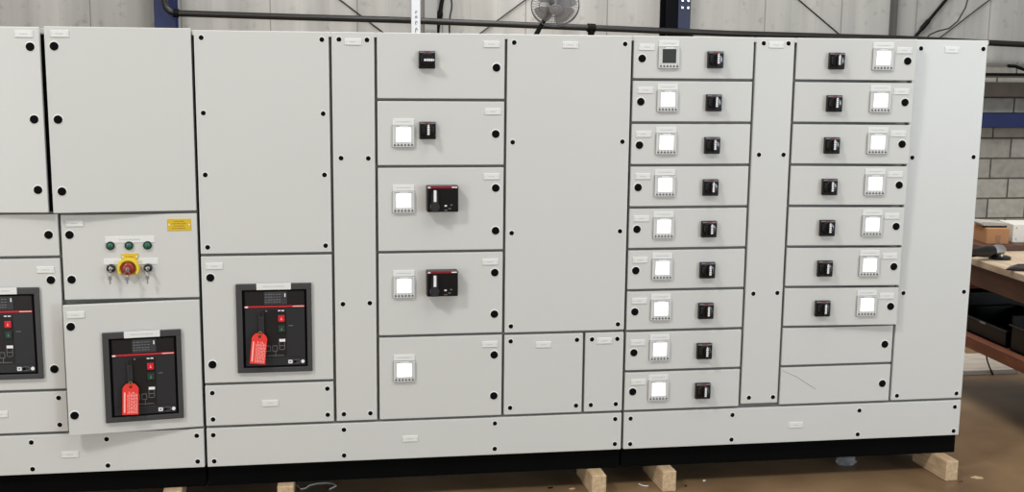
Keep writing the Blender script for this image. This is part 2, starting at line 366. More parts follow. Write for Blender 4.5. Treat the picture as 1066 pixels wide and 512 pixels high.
FLANGE, ACB, DISP, ASTRIP, ALEV, BRED, BGRN, ALAB = flange_mesh(), acb_mesh(), acb_display(), acb_strip(), acb_lever(), acb_btn(.395, BTNRED), acb_btn(.51, BTNGRN), acb_label()

# ------------------------------------------------------------------ mounts: a plane of the board (flat, or an ajar door about its hinge)
class Mount:
    def __init__(s, hx=0.0, hz=0.0, ang=0.0): s.h = np.array([hx, 0.0, hz]); s.a = ang
    def local(s, px, py):                 # pixel of the reference -> (u, w) on this plane
        d = ray(px, py); n = np.array([math.sin(s.a), -math.cos(s.a), 0.0])
        p = CAM + d*(np.dot(s.h-CAM, n)/np.dot(d, n)); q = p-s.h
        return q[0]*math.cos(s.a)+q[1]*math.sin(s.a), q[2]
    def world(s, u, w, out=0.0):
        return (s.h[0]+u*math.cos(s.a)+out*math.sin(s.a), s.h[1]+u*math.sin(s.a)-out*math.cos(s.a), s.h[2]+w)
FLAT = Mount()

class Section:
    def __init__(s, xa, xb, label):
        s.o = bpy.data.objects.new('switchgear_cabinet', None); COL.objects.link(s.o); s.o.empty_display_size = .1
        s.base = ((xa+xb)/2, .4, .11); s.o.location = s.base; tag(s.o, label, 'electrical cabinet', 'grey switchgear sections bolted side by side')
        s.xa, s.xb = xa, xb
    def part(s, name, me, wloc, rz=0.0, label=None): return link(name, me, s.o, sub(wloc, s.base), (0, 0, rz), label)
    def shell(s, head=True):
        b = MB(); b.box(s.xa+.003, s.xb-.003, .0225, .82, .2105, 2.118, FRAME, .002, 1)
        s.part('cabinet_body', b.mesh('cabinet_body'), (0, 0, 0))
        b = MB(); b.box(s.xa+.0008, s.xb-.0008, .0030 if head else .0235, .83, HEAD, TOP-.0005, PAINT, .001, 1); s.part('roof_cap', b.mesh('roof_cap'), (0, 0, 0))
        b = MB(); b.box(s.xa+.004, s.xb-.004, .030, .80, .112, .2095, BASEBLK, .003, 1); s.part('base_plinth', b.mesh('base_plinth'), (0, 0, 0), label='black base frame')
    def cover(s, xa, xb, za, zb, name='cover_panel', screws=(), labels=(), locks=(), ang=0.0, hinge='l', m=PAINT):
        """one front panel between grid lines; screws, labels, locks given where the photo shows them"""
        w, h = xb-xa-2*G, zb-za
        mt = Mount(xa+G if hinge == 'l' else xb-G, za, ang)
        me = panel_mesh(w, h, name, 0.0 if hinge == 'l' else -w)
        p = s.part(name, me, (mt.h[0], 0, mt.h[2]), ang)
        for q in screws: u, v = mt.local(*q); link('cover_screw', SCREW, p, (u, 0, v))
        for q in locks: u, v = mt.local(*q); link('door_lock', LOCK, p, (u, 0, v), (0, 0, 0), 'black door lock')
        for q in labels: u, v = mt.local(*q); link('label_plate', LABEL, p, (u, 0, v), (0, 0, 0), 'small white label plate')
        return p, mt
    def meter(s, mt, u, w, on=True):
        m = s.part('energy_meter', METER, mt.world(u, w, .0), mt.a, 'pale meter with lit white screen' if on else 'pale meter with dark unlit screen')
        link('screen', SCR_ON if on else SCR_OFF, m, (0, 0, 0), (0, 0, 0), 'white lit screen' if on else 'dark unlit screen')
        for k in range(6): link('button', BUTTON, m, (-.038+k*.0152, 0, -.0375))
        link('label_plate', STRIP, m, (0, 0, .0635), (0, 0, 0), 'white label strip above the meter')
    def switch(s, mt, u, w, turn=0.0):
        m = s.part('rotary_switch', SWITCH, mt.world(u, w, .0), mt.a, 'black rotary switch')
        k = link('knob', KNOB, m, (0, 0, 0), (0, turn, 0), 'glossy black knob'); link('pointer_mark', POINTER, m, (0, 0, 0), (0, turn, 0), 'white pointer mark')
    def operator(s, mt, u, w):
        m = s.part('breaker_operator', OPER, mt.world(u, w, 0), mt.a, 'black breaker operator box')
        link('red_strip', OPSTRIP, m); link('lever', OPLEVER, m); link('lever_mark', OPMARK, m, label='white mark on the lever')
    def acb(s, mt, u, w):
        m = s.part('circuit_breaker', ACB, mt.world(u, w, 0), mt.a, 'dark withdrawable circuit breaker')
        for n, me in (('flange', FLANGE), ('trip_unit', DISP), ('red_strip', ASTRIP), ('charging_lever', ALEV), ('open_button', BRED), ('close_button', BGRN), ('label_plate', ALAB)):
            link(n, me, m, label={'open_button': 'red push button', 'close_button': 'green push button', 'label_plate': 'white label plate on the flange'}.get(n))

def mean(v): return sum(v)/len(v)

# ------------------------------------------------------------------ left section
A = Section(-2.5, XV[2], 'leftmost grey switchgear section with emergency stop, indicator lamps and ajar doors')
A.shell(False)
A.part('door_gap_shade', MB().box(-1.975, -1.895, .006, .0222, 1.375, 2.115, HOLE, .003, 1).mesh('door_gap_shade'), (0, 0, 0), label='black strip painted as shade in the gap between the two upper doors')  # black strip put in as the dark shade between the ajar doors
# upper doors, both ajar
A.cover(-2.5-.010, -1.9450, 1.3735, 2.1445, 'door', labels=[(24.7, 35.2)], locks=[(31.4, 48.6), (35.6, 124.2), (39.6, 197.6)], ang=-math.asin(.030/.555), hinge='l')
A.cover(-1.9372, XV[2], 1.3725, 2.1475, 'door', labels=[(62, 35)], locks=[(56.3, 48), (60.4, 124.4), (64.5, 199.2)], ang=math.asin(.042/.585), hinge='r')
A.cover(-2.5, XV[1], 1.178+G, 1.3695-G, 'door', locks=[(50.6, 244.4)])
_, mt = A.cover(-2.5, XV[1], .5905+G, 1.178-G, 'door', labels=[(47.5, 280.6)], locks=[(53, 291.4), (56.6, 384)])
def frame_centre(mt, q):
    L = [mt.local(*p) for p in q]; return mean([p[0] for p in L]), mean([p[1] for p in L])
ur = mean([mt.local(41.4, 299)[0], mt.local(45.6, 393)[0]]); wr = mean([mt.local(41.4, 299)[1], mt.local(45.6, 393)[1]])
A.acb(mt, ur-BW/2, wr)
A.cover(-2.5, XV[1], ZB+G, .5905-G, 'cover_panel', screws=[(61, 414), (62.2, 442)], labels=[(-1, 431.2)])
# control door with lamps and emergency stop
_, mt = A.cover(XV[1], XV[2], .984+G, 1.3655-G, 'door', labels=[(77.7, 232.3)], locks=[(72.4, 244.4), (74.6, 291)])
def at(px, py): u, v = mt.local(px, py); return mt.world(u, v)
def plate(px0, px1, py, h, m, pm, name, lab, n=6, rows=1, out=.0022):
    a, b_ = at(px0, py), at(px1, py); w = abs(b_[0]-a[0]); b = MB(); b.box(-w/2, w/2, -out, .001, -h/2, h/2, m, .0008, 1)
    for r in range(rows):
        z = (rows-1)/2*h/(rows+1)-r*h/(rows+1); k = .30 if r % 2 else .22
        dashes(b, -w*k, w*k, z, h*.5/(rows+1)*.7, -out, pm, n)
    if m is YPLATE:
        for s_ in (-1, 1): b.lathe([(0, out+.001), (.004, out+.001), (.004, out-.001)], WHITE, 10, Matrix.Translation((s_*w*.42, 0, 0)))
    A.part(name, b.mesh(name), ((a[0]+b_[0])/2, 0, (a[2]+b_[2])/2), 0, lab)
plate(174.2, 199, 233.8, .052, YPLATE, YDARK, 'warning_plate', 'yellow engraved warning plate', 6, 4)
plate(109.4, 161, 249.2, .028, WHITE, PRINT, 'legend_strip', 'white legend strip above the lamps', 9)
plate(107.8, 164.8, 272, .027, WHITE, PRINT, 'legend_strip', 'white legend strip behind the emergency stop', 9)
plate(126.6, 144, 267, .026, YPLATE, YDARK, 'legend_plate', 'yellow legend plate above the emergency stop', 4, 1, .0045)
lampb = MB().lathe([(.0, .002), (.0185, .002), (.0185, .006), (.0165, .0095), (.0135, .0095), (.0135, .004)], GLOSSBLK, 28).mesh('indicator_lamp')
lampl = MB().lathe([(.0138, .004), (.0138, .010), (.011, .014), (.005, .0165), (0, .017)], GREEN, 28).mesh('lens')
for q in ((115, 255.7), (134.4, 255.5), (153.6, 255.2)):
    l = A.part('indicator_lamp', lampb, at(*q), 0, 'black ringed indicator lamp'); link('lens', lampl, l, label='green lens')
ksb = MB().lathe([(0, .003), (.0165, .003), (.0185, .003), (.0185, .012), (.016, .017), (.012, .018), (.012, .014), (0, .014)], GLOSSBLK, 28).mesh('key_switch')
ksc = MB().lathe([(.0085, .013), (.0085, .0185), (.007, .0195), (0, .0195)], STEEL, 20).box(-.0012, .0012, -.0205, -.019, -.005, .005, HOLE).mesh('lock_barrel')
KS = [at(115.8, 279), at(154.4, 278.4)]
for q in KS:
    l = A.part('key_switch', ksb, q, 0, 'black key switch'); link('lock_barrel', ksc, l, label='chrome lock barrel')
ES = at(134.4, 278.6)
esb = MB(); N = 40   # yellow shroud ring, open at the bottom, round a red mushroom head
ro, ri = .047, .034; arc = [math.radians(-35+k*250/N) for k in range(N+1)]
esb.prism([(ro*math.cos(a), ro*math.sin(a)) for a in arc]+[(ri*math.cos(a), ri*math.sin(a)) for a in arc[::-1]], -.030, .001, YELLOW, .003)
esb.lathe([(0, .003), (.036, .003), (.036, 0)], YELLOW, 32)
e = A.part('emergency_stop', esb.mesh('emergency_stop'), ES, 0, 'yellow shrouded emergency stop')
link('stop_button', MB().lathe([(.020, .002), (.020, .020), (.0255, .022), (.0275, .027), (.026, .033), (.019, .037), (.012, .038), (.012, .036), (0, .036)], MUSH, 32).mesh('stop_button'), e, label='red mushroom head')
link('lock_barrel', MB().lathe([(.0095, .035), (.0095, .041), (0, .042)], STEEL, 20).mesh('lock_barrel'), e, label='chrome key barrel')
A_acb_mt = None
_, mt = A.cover(XV[1], XV[2], .402, .9785, 'door', labels=[(78.8, 327.6)], locks=[(73.6, 340), (77.6, 432.4)], ang=math.asin(.066/.565), hinge='r')
uc, wc = frame_centre(mt, [(106.2, 346.6), (188.4, 342.8), (110.4, 439.4), (191.4, 433.4)])
A.acb(mt, uc, wc); MTA = (mt, uc, wc)
p = A.cover(-2.5, XV[2], .2125, ZB-G, 'bottom_cover', screws=[(32.6, 460.4), (34, 488.2), (111, 457), (112.4, 484.4), (204.8, 453.4), (205.8, 480.2)], labels=[(73, 472.8)])

# ------------------------------------------------------------------ middle section
B = Section(XV[2], XV[6], 'middle grey switchgear section with one large breaker and a column of lever operated breakers')
B.shell()
B.cover(XV[2], XV[3], 1.1755+G, TOP, 'cover_panel', screws=[(209.4, 39.2), (335, 41.2), (211.7, 117.6), (336.4, 118.3), (213.7, 182), (337.8, 182), (216.2, 257.4), (339, 255.6)])
_, mt = B.cover(XV[2], XV[3], .594+G, 1.1755-G, 'door', labels=[(223.2, 276.8)], locks=[(219, 289), (221.2, 379.4)])
uc, wc = frame_centre(mt, [(245.6, 296.4), (324, 294), (248, 387.6), (325, 384.6)])
B.acb(mt, uc, wc); MTB = (mt, uc, wc)
B.cover(XV[2], XV[3], ZB+G, .594-G, 'cover_panel', screws=[(221, 409), (340.8, 404.4), (221.8, 436.4), (341.2, 431.6)], labels=[(281.2, 419.4)])
B.cover(XV[3], XV[4], ZB+G, TOP, 'cover_panel', screws=[(352.8, 41), (382, 41.6), (355, 164.6), (383.4, 164.8), (357, 316.4), (385, 315.4), (358, 431), (385.6, 430)], labels=[(367.5, 43.4)])
Z4 = [(1.8515, TOP+G), (1.559, 1.8515), (1.1755, 1.559), (.790, 1.1755), (ZB, .790)]
L4 = [(511.8, 46), (513.2, 116), (511.4, 183.6), (510.3, 272.4), (509.7, 358.1)]
K4 = [[(516.8, 70.4)], [(516, 139.4)], [(516, 195.6), (515.8, 240)], [(515, 283.6), (514.6, 326.8)], [(514.4, 369.2), (514, 411.8)]]
M4 = [None, (420, 141.8), (420, 210.2), (420.8, 298.8), (420.4, 386.2)]
mx = mean([FLAT.local(*p)[0] for p in M4 if p])
for (za, zb), lb, lk, mm in zip(Z4, L4, K4, M4):
    B.cover(XV[4], XV[5], za+G, zb-G, 'door', labels=[lb], locks=lk)
    if mm: B.meter(FLAT, mx, FLAT.local(*mm)[1])
B.switch(FLAT, *FLAT.local(444.2, 62.2), math.pi/2); B.switch(FLAT, *FLAT.local(444.9, 135.6))
B.operator(FLAT, *FLAT.local(459.8, 205.8)); B.operator(FLAT, *FLAT.local(459.6, 293.2))
B.cover(XV[5], XV[6], .7875+G, TOP, 'cover_panel', screws=[(535.3, 44.3), (650.8, 45.8), (533.7, 148), (647.9, 147.4), (532.6, 242.5), (645.4, 240.6), (531.8, 339.6), (643.2, 337.4)], labels=[(593.7, 46.7)])
B.cover(XV[5], .380, ZB+G, .7875-G, 'cover_panel', screws=[(531.6, 355.2), (600.6, 353.6), (531, 424.4), (599.6, 422)], labels=[(565.7, 358.5)])
B.cover(.380, XV[6], ZB+G, .7875-G, 'cover_panel', screws=[(616.2, 353.2), (642.6, 352.6), (615, 421.4), (641, 420.4)], labels=[(629.3, 354.5)])
B.cover(XV[2], XV[6], .2125, ZB-G, 'bottom_cover', screws=[(222, 452.8), (223, 480), (358, 447.2), (358.2, 474), (515.2, 440.6), (515, 467), (640.4, 436), (640, 462)], labels=[(426.8, 456.4)])

# ------------------------------------------------------------------ right section
Cc = Section(XV[6], XV[10], 'right grey switchgear section with two columns of small meters and rotary switches')
Cc.shell()
METER6 = [(696.5, 59.6), (694.5, 104.8), (693.1, 149.2), (692, 193.4), (690.3, 237.4), (688.6, 280.4), (687.3, 323), (686.3, 365.2), (685.1, 406.2)]
SW6 = [(743.2, 61.5), (741.6, 106.4), (740.2, 151.1), (738.8, 195.1), (737.3, 238), (735.8, 281.2), (734.4, 323.2), (733, 364.8), (731.6, 406.2)]
LB6 = [(673.4, 49), (672, 93.8), (670, 139.5), (669.3, 183.4), (667.8, 227.4), (666.4, 270.5), (665.6, 313), (664, 356.5), (664.5, 397.5)]
LK6 = [(668.4, 60.8), (667, 105.8), (665.6, 151), (664.2, 195), (663, 238.6), (661.8, 281.6), (660.8, 324.4), (659.8, 367), (658.6, 407.6)]
def stats(mts, pts):
    L = [m.local(*p) for m, p in zip(mts, pts)]; return mean([l[0] for l in L]), mean([l[1] for l in L])
rows = [zk(8-k) for k in range(9)]
mts = [Mount(XV[6]+G, z, 0) for z in rows]
mu, mw = stats(mts, METER6); su, sw = stats(mts, SW6)
for k, z in enumerate(rows):
    zt = z+U if k else TOP+G
    _, m = Cc.cover(XV[6], XV[7], z+G, zt-G, 'door', labels=[LB6[k]], locks=[LK6[k]])
    m = mts[k]
    Cc.meter(m, mu, mw, k > 0); Cc.switch(m, su, sw)
Cc.cover(XV[7], XV[8], .4135, TOP, 'cover_panel', screws=[(795, 45), (820.8, 45.2), (790, 161), (815.6, 161), (784.2, 305.6), (809.2, 304.8), (779.6, 413.8), (804.6, 413.2)], labels=[(808.2, 46.7)])
METER7 = [(918.7, 62.4), (916.2, 105.8), (913, 149.4), (909.8, 192), (907.3, 235.2), (904.8, 277.2), (901.8, 318.4)]
SW7 = [(870, 63.9), (867.7, 107.3), (864.9, 151), (862.8, 194.4), (860.2, 236.8), (858, 279.2), (855.8, 320.5)]
LB7 = [(941.3, 52.5), (938.5, 95.2), (935.1, 139), (932, 181.4), (928.5, 224.8), (926.3, 266.3), (923, 307.8)]
LK7 = [(944.8, 63.6), (942, 106.6), (939, 150), (936, 192.6), (932.8, 235.6), (930.4, 277.4), (927, 318.8), (921, 358.2), (918.4, 399)]
angs = [-math.asin((.060-.0045*k)/.561) for k in range(7)]+[0, 0]
mts = [Mount(XV[8]+G, z, a) for z, a in zip(rows, angs)]
mu, mw = stats(mts[:7], METER7); su, sw = stats(mts[:7], SW7)
for k, z in enumerate(rows):
    zt = z+U if k else TOP+G
    d, _ = Cc.cover(XV[8], XV[9], z+G, zt-G, 'door', labels=[LB7[k]] if k < 7 else [], locks=[LK7[k]], ang=angs[k])
    if k < 7: Cc.meter(mts[k], mu, mw); Cc.switch(mts[k], su, sw)
    if k == 8:
        q = [mts[8].local(*p) for p in ((815, 386), (829, 392), (840, 399), (849, 405))]
        link('scratch', MB().tube([(u, -.0002, w-G) for u, w in q], .0012, SCRATCH, 5).mesh('scratch'), d, label='faint grey scratch')
Cc.cover(XV[9], XV[10], ZB+G, TOP, 'cover_panel', screws=[(958.8, 50.4), (1023.6, 51), (949.6, 164), (1013.4, 163.4), (940.4, 305), (1003.4, 303.6), (933.6, 411.8), (995.6, 409.4)], labels=[(990.8, 51.8)])
Cc.cover(XV[6], XV[10], .2125, ZB-G, 'bottom_cover', screws=[(656.4, 435.6), (656, 462), (762.4, 431.8), (761.4, 457.4), (894.6, 427.2), (892.8, 452), (994, 423.4), (992.6, 448.4)], labels=[(828.3, 442)])

# ------------------------------------------------------------------ tags and keys hanging on the board
def tag_mesh():
    w, h = .0335, .136
    b = MB(); b.prism([(-w, -h), (w, -h), (w, -.022), (w*.82, -.010), (w*.5, 0), (-w*.5, 0), (-w*.82, -.010), (-w, -.022)], -.0012, .0012, TAGRED, .0005)
    b.box(-w*.82, -w*.62, -.0018, -.001, -h*.93, -h*.28, TAGPR)
    for k in range(7):   # rows of small print run along the tag
        x = -w*.38+k*w*.19; dz = random.Random(k).uniform(0, .012)
        z = -h*.95
        while z < -h*.26:
            l = random.uniform(.006, .014); b.box(x, x+w*.09, -.0018, -.001, z, min(z+l, -h*.25-dz), TAGPR); z += l+.0035
    b.lathe([(0, .0022), (.006, .0022), (.006, -.0022), (0, -.0022)], FACE, 14, Matrix.Translation((0, 0, -.014)))
    return b.mesh('lockout_tag')
def tie_mesh():
    b = MB(); b.tube([(0, -.003, -.014), (-.004, -.006, -.004), (-.007, -.004, .004), (0, -.0015, .009), (.007, -.004, .004), (.004, -.004, -.004), (0, .003, -.013)], .0013, BRASS, 6); return b.mesh('wire_tie')
TAGM, TIE = tag_mesh(), tie_mesh()
for (mt, uc, wc), q, tilt, lab in ((MTA, (136.2, 397.2), .04, 'red printed lockout tag hanging on the breaker below the emergency stop door'), (MTB, (271, 345.2), .10, 'red printed lockout tag hanging on the breaker of the middle section')):
    u, v = mt.local(*q); w = mt.world(u, v, .032)
    o = link('lockout_tag', TAGM, None, w, (math.radians(-6), tilt, mt.a)); tag(o, lab, 'tag', 'red lockout tags on the large breakers')
    link('wire_tie', TIE, o, label='brass wire tie')
def key_mesh(drop, n):
    b = MB(); b.box(-.0014, .0014, -.034, -.0185, -.0055, .0055, STEEL)
    b.lathe([(0, .0012), (.010, .0012), (.010, -.0012), (0, -.0012)], STEEL, 18, Matrix.Translation((0, -.040, 0)) @ Matrix.Rotation(math.pi/2, 4, 'Z'))
    pts = [(.011*math.sin(a), -.040-.004*math.cos(a), -.016+.011*math.cos(a)) for a in [k*math.pi/8 for k in range(17)]]
    b.tube(pts, .0011, STEEL, 6, False)
    for k in range(n):
        z0 = -.028; x = (k-(n-1)/2)*.006
        b.prism([(x-.0075, z0), (x+.0075, z0), (x+.008, z0-.014), (x+.003, z0-.018), (x+.003, z0-drop), (x-.001, z0-drop-.003), (x-.003, z0-drop), (x-.003, z0-.018), (x-.008, z0-.014)], -.041-.003*k, -.039-.003*k, STEEL, .0003)
    return b.mesh('key')
for p, n, lab in ((KS[0], 1, 'silver key hanging from the key switch left of the emergency stop'), (KS[1], 1, 'silver key hanging from the key switch right of the emergency stop')):
    tag(link('key', key_mesh(.034, n), None, p), lab, 'key', 'keys left in the control door')
tag(link('key', key_mesh(.030, 1), None, (ES[0], ES[1]-.0205, ES[2])), 'silver key hanging from the red emergency stop button', 'key', 'keys left in the control door')

# ------------------------------------------------------------------ timber blocks under the base
def block(xc, yf, ang, w, lab, h=None, l=.30):
    h = h or (.1115-FLZ)
    b = MB(); b.box(-w/2, w/2, 0, l, 0, h, WOOD, .003, 1)
    o = link('timber_block', b.mesh('timber_block'), None, (xc, yf, FLZ), (0, 0, ang)); tag(o, lab, 'wooden block', 'timber blocks under the switchgear base')
TB = .1115
for (xl, xr, yf_px), ang, lab in (((170, 189, 511), .04, 'timber block under the left section, leftmost at the bottom edge'), ((289, 306, 503), 0, 'timber block under the middle section, beside a curl of wire'),
        ((616.5, 632, 495.5), .03, 'timber block under the middle section, just left of its right end'), ((690, 705, 491), .05, 'timber block under the right section, near its left end'), ((985.5, 999.5, 480.5), .07, 'timber block turned askew under the far right corner of the base')):
    a, c = on_z(xl, yf_px, TB), on_z(xr, yf_px, TB)
    block((a[0]+c[0])/2, min(a[1], -.02), ang, max(.06, c[0]-a[0]), lab)

# ------------------------------------------------------------------ back wall: columns, pipe, braces
def column(x0px, x1px, ypx, m1, m2, lab, bolts=False):
    a, c = on_y(x0px, ypx, 6.75), on_y(x1px, ypx, 6.75); w = c[0]-a[0]; xm = (a[0]+c[0])/2
    o = bpy.data.objects.new('steel_column', None); COL.objects.link(o); o.location = (xm, 6.85, FLZ); tag(o, lab, 'steel column')
    b = MB(); b.box(-w/2, w/2, -.10, -.085, 0, 6.0, m1, .002, 1); b.box(-w/2, w/2, .13, .148, 0, 6.0, m1, .002, 1); b.box(-.006, .006, -.085, .13, 0, 6.0, m1)
    link('shaft', b.mesh('shaft'), o)
    if bolts:
        zt = on_y(713, 5, 6.75)[2]; b = MB(); b.box(-.005, w/2-.002, -.112, -.1, zt-.9, zt+1.5, m2, .002, 1); link('splice_plate', b.mesh('splice_plate'), o, (0, 0, -FLZ), label='navy side plate')
        zp = on_y(706, 32, 6.6)[2]; b = MB(); b.box(-w/2-.01, w/2+.01, -.20, -.113, zp-.16, zp-.034, STRUT, .003, 1); b.box(w/2+.0, w/2+.05, -.20, -.113, zp-.155, zp-.13, STRUT, .002, 1); link('pipe_bracket', b.mesh('pipe_bracket'), o, (0, 0, -FLZ), label='black pipe bracket')
        bm_ = MB().lathe([(0, .016), (.013, .016), (.016, .010), (.016, 0)], STEEL, 6).mesh('bolt')
        for k in range(3):
            for s_ in (.26, .74): link('bolt', bm_, o, (w/2*s_, -.112, zt-.03+k*.07-FLZ))
    return o
column(160.5, 182.5, 20, BLUE, NAVY, 'blue steel column behind the left switchgear section')
column(693.5, 718.5, 20, DARKST, NAVY, 'dark navy steel column with bolted plate behind the right switchgear section', True)
def px_tube(name, pts, Y, r, m, lab, cat, group=None, radii=None, seg=10, bev=None):
    P = [tuple(on_y(x, y, Y)) for x, y in pts]
    o = link(name, MB().tube([sub(p, P[0]) for p in P], r, m, seg, True, radii).mesh(name), None, P[0]); return tag(o, lab, cat, group)
# main dark pipe with elbow on the blue column
pp = [(171, -90), (171, 2), (173, 8), (177, 12), (184, 13.8), (300, 17.6), (413, 20.8), (533, 25.6), (760, 35), (853, 37.6), (935, 40), (1090, 47.5), (1500, 68)]
pipe = px_tube('wall_pipe', pp, 6.6, .032, PIPE, 'long dark pipe running along the back wall', 'pipe', seg=14)
P0 = on_y(171, -90, 6.6)
def ring(q, q2, r, l):
    a, c = np.array(on_y(*q, 6.6)), np.array(on_y(*q2, 6.6)); d = (c-a)/np.linalg.norm(c-a)
    return MB().tube([sub(tuple(a), P0), sub(tuple(a+d*l), P0)], r, STRUT, 14).mesh('pipe_coupling')
link('pipe_coupling', ring((180.5, 13.4), (190, 14.4), .043, .05), pipe)
t = on_y(615.5, 29, 6.6); b = MB(); b.tube([sub((t[0]-.04, t[1], t[2]), P0), sub((t[0]+.04, t[1], t[2]-.002), P0)], .044, STRUT, 14)
b.tube([sub((t[0], t[1], t[2]-.02), P0), sub((t[0], t[1], t[2]-.07), P0), sub((t[0], t[1], t[2]-.10), P0)], .03, STRUT, 14, True, [.034, .034, .02]); link('drain_tee', b.mesh('drain_tee'), pipe)
px_tube('brace_rod', [(186, -127.6), (680, 247)], 6.992, .007, RODM, 'thin dark brace rod sloping down to the right of the blue column', 'brace rod', 'thin brace rods on the back wall')
px_tube('brace_rod', [(186, 267.9), (680, -99)], 6.97, .007, RODM, 'thin dark brace rod rising to the right just left of the fan', 'brace rod', 'thin brace rods on the back wall')
px_tube('brace_rod', [(722, -93.3), (1012, 153.2)], 6.992, .007, RODM, 'thin dark brace rod sloping down right of the navy column', 'brace rod', 'thin brace rods on the back wall')
px_tube('brace_strut', [(1060, -90), (968, 20), (966, 22.4), (960, 29.4), (958, 32), (912, 87)], 6.958, .03, STRUT, 'thick black strut sloping down above the right end of the switchgear', 'strut', radii=[.017, .017, .026, .026, .017, .017])
px_tube('brace_strut', [(470, -60), (458.5, 11), (458, 14), (456.5, 20), (456, 22), (444, 150)], 6.958, .03, STRUT, 'short thick black strut leaning beside the white post', 'strut', radii=[.020, .021, .034, .034, .026, .026])
px_tube('wall_cable', [(464, -60), (469, -8), (470.4, 5), (470, 10), (468.6, 16), (467.8, 24), (468, 44), (469, 120)], 6.75, .009, RODM, 'thin dark cable hanging beside the leaning black strut', 'cable')
px_tube('wall_cable', [(1016, -60), (1009, -6), (1005, 8), (997, 22), (988, 29.5), (976, 32.5), (968, 36), (963, 41), (955, 60), (952, 130)], 6.75, .008, RODM, 'thin dark cable curving down beside the thick black strut', 'cable')
px_tube('brace_rod', [(722, 235.5), (1235, -156.7)], 6.97, .007, RODM, 'thin brace rod rising to the top right corner of the wall', 'brace rod', 'thin brace rods on the back wall')
# grey channel post and white post
def post(x0, x1, Y, d, m, lab, name, extra=None):
    a, c = on_y(x0, 20, Y), on_y(x1, 20, Y); w = c[0]-a[0]
    b = MB(); b.box(-w/2, w/2, 0, d, 0, 5.5, m, .004, 1)
    if extra: extra(b, w)
    return tag(link(name, b.mesh(name), None, ((a[0]+c[0])/2, Y, FLZ)), lab, 'post')
post(930.4, 934.4, 6.90, .10, material('dark_grey_post', rgb(84, 82, 79), .5, noise=.1), 'slim dark grey upright post on the wall left of the thick black strut', 'wall_post')
post(442, 455, 6.82, .12, material('pale_grey_duct', rgb(160, 160, 156), .6, noise=.06), 'broad pale grey duct behind the leaning black strut', 'wall_duct')
def marks(b, w):
    z0 = on_y(432, 30, 6.2)[2]-FLZ
    for k, (dz, h) in enumerate(((-.015, .05), (.055, .035), (.11, .02), (.155, .02))):
        b.tube([(.008*math.cos(a)+.004, -.001, z0+dz+h*.45*math.sin(a)) for a in [j*math.pi/6 for j in range(10 if k != 2 else 13)]], .0035, DPRINT, 5)
post(428.2, 437.6, 6.2, .04, WPOST, 'white upright post with dark stencilled marks', 'marked_post', marks)

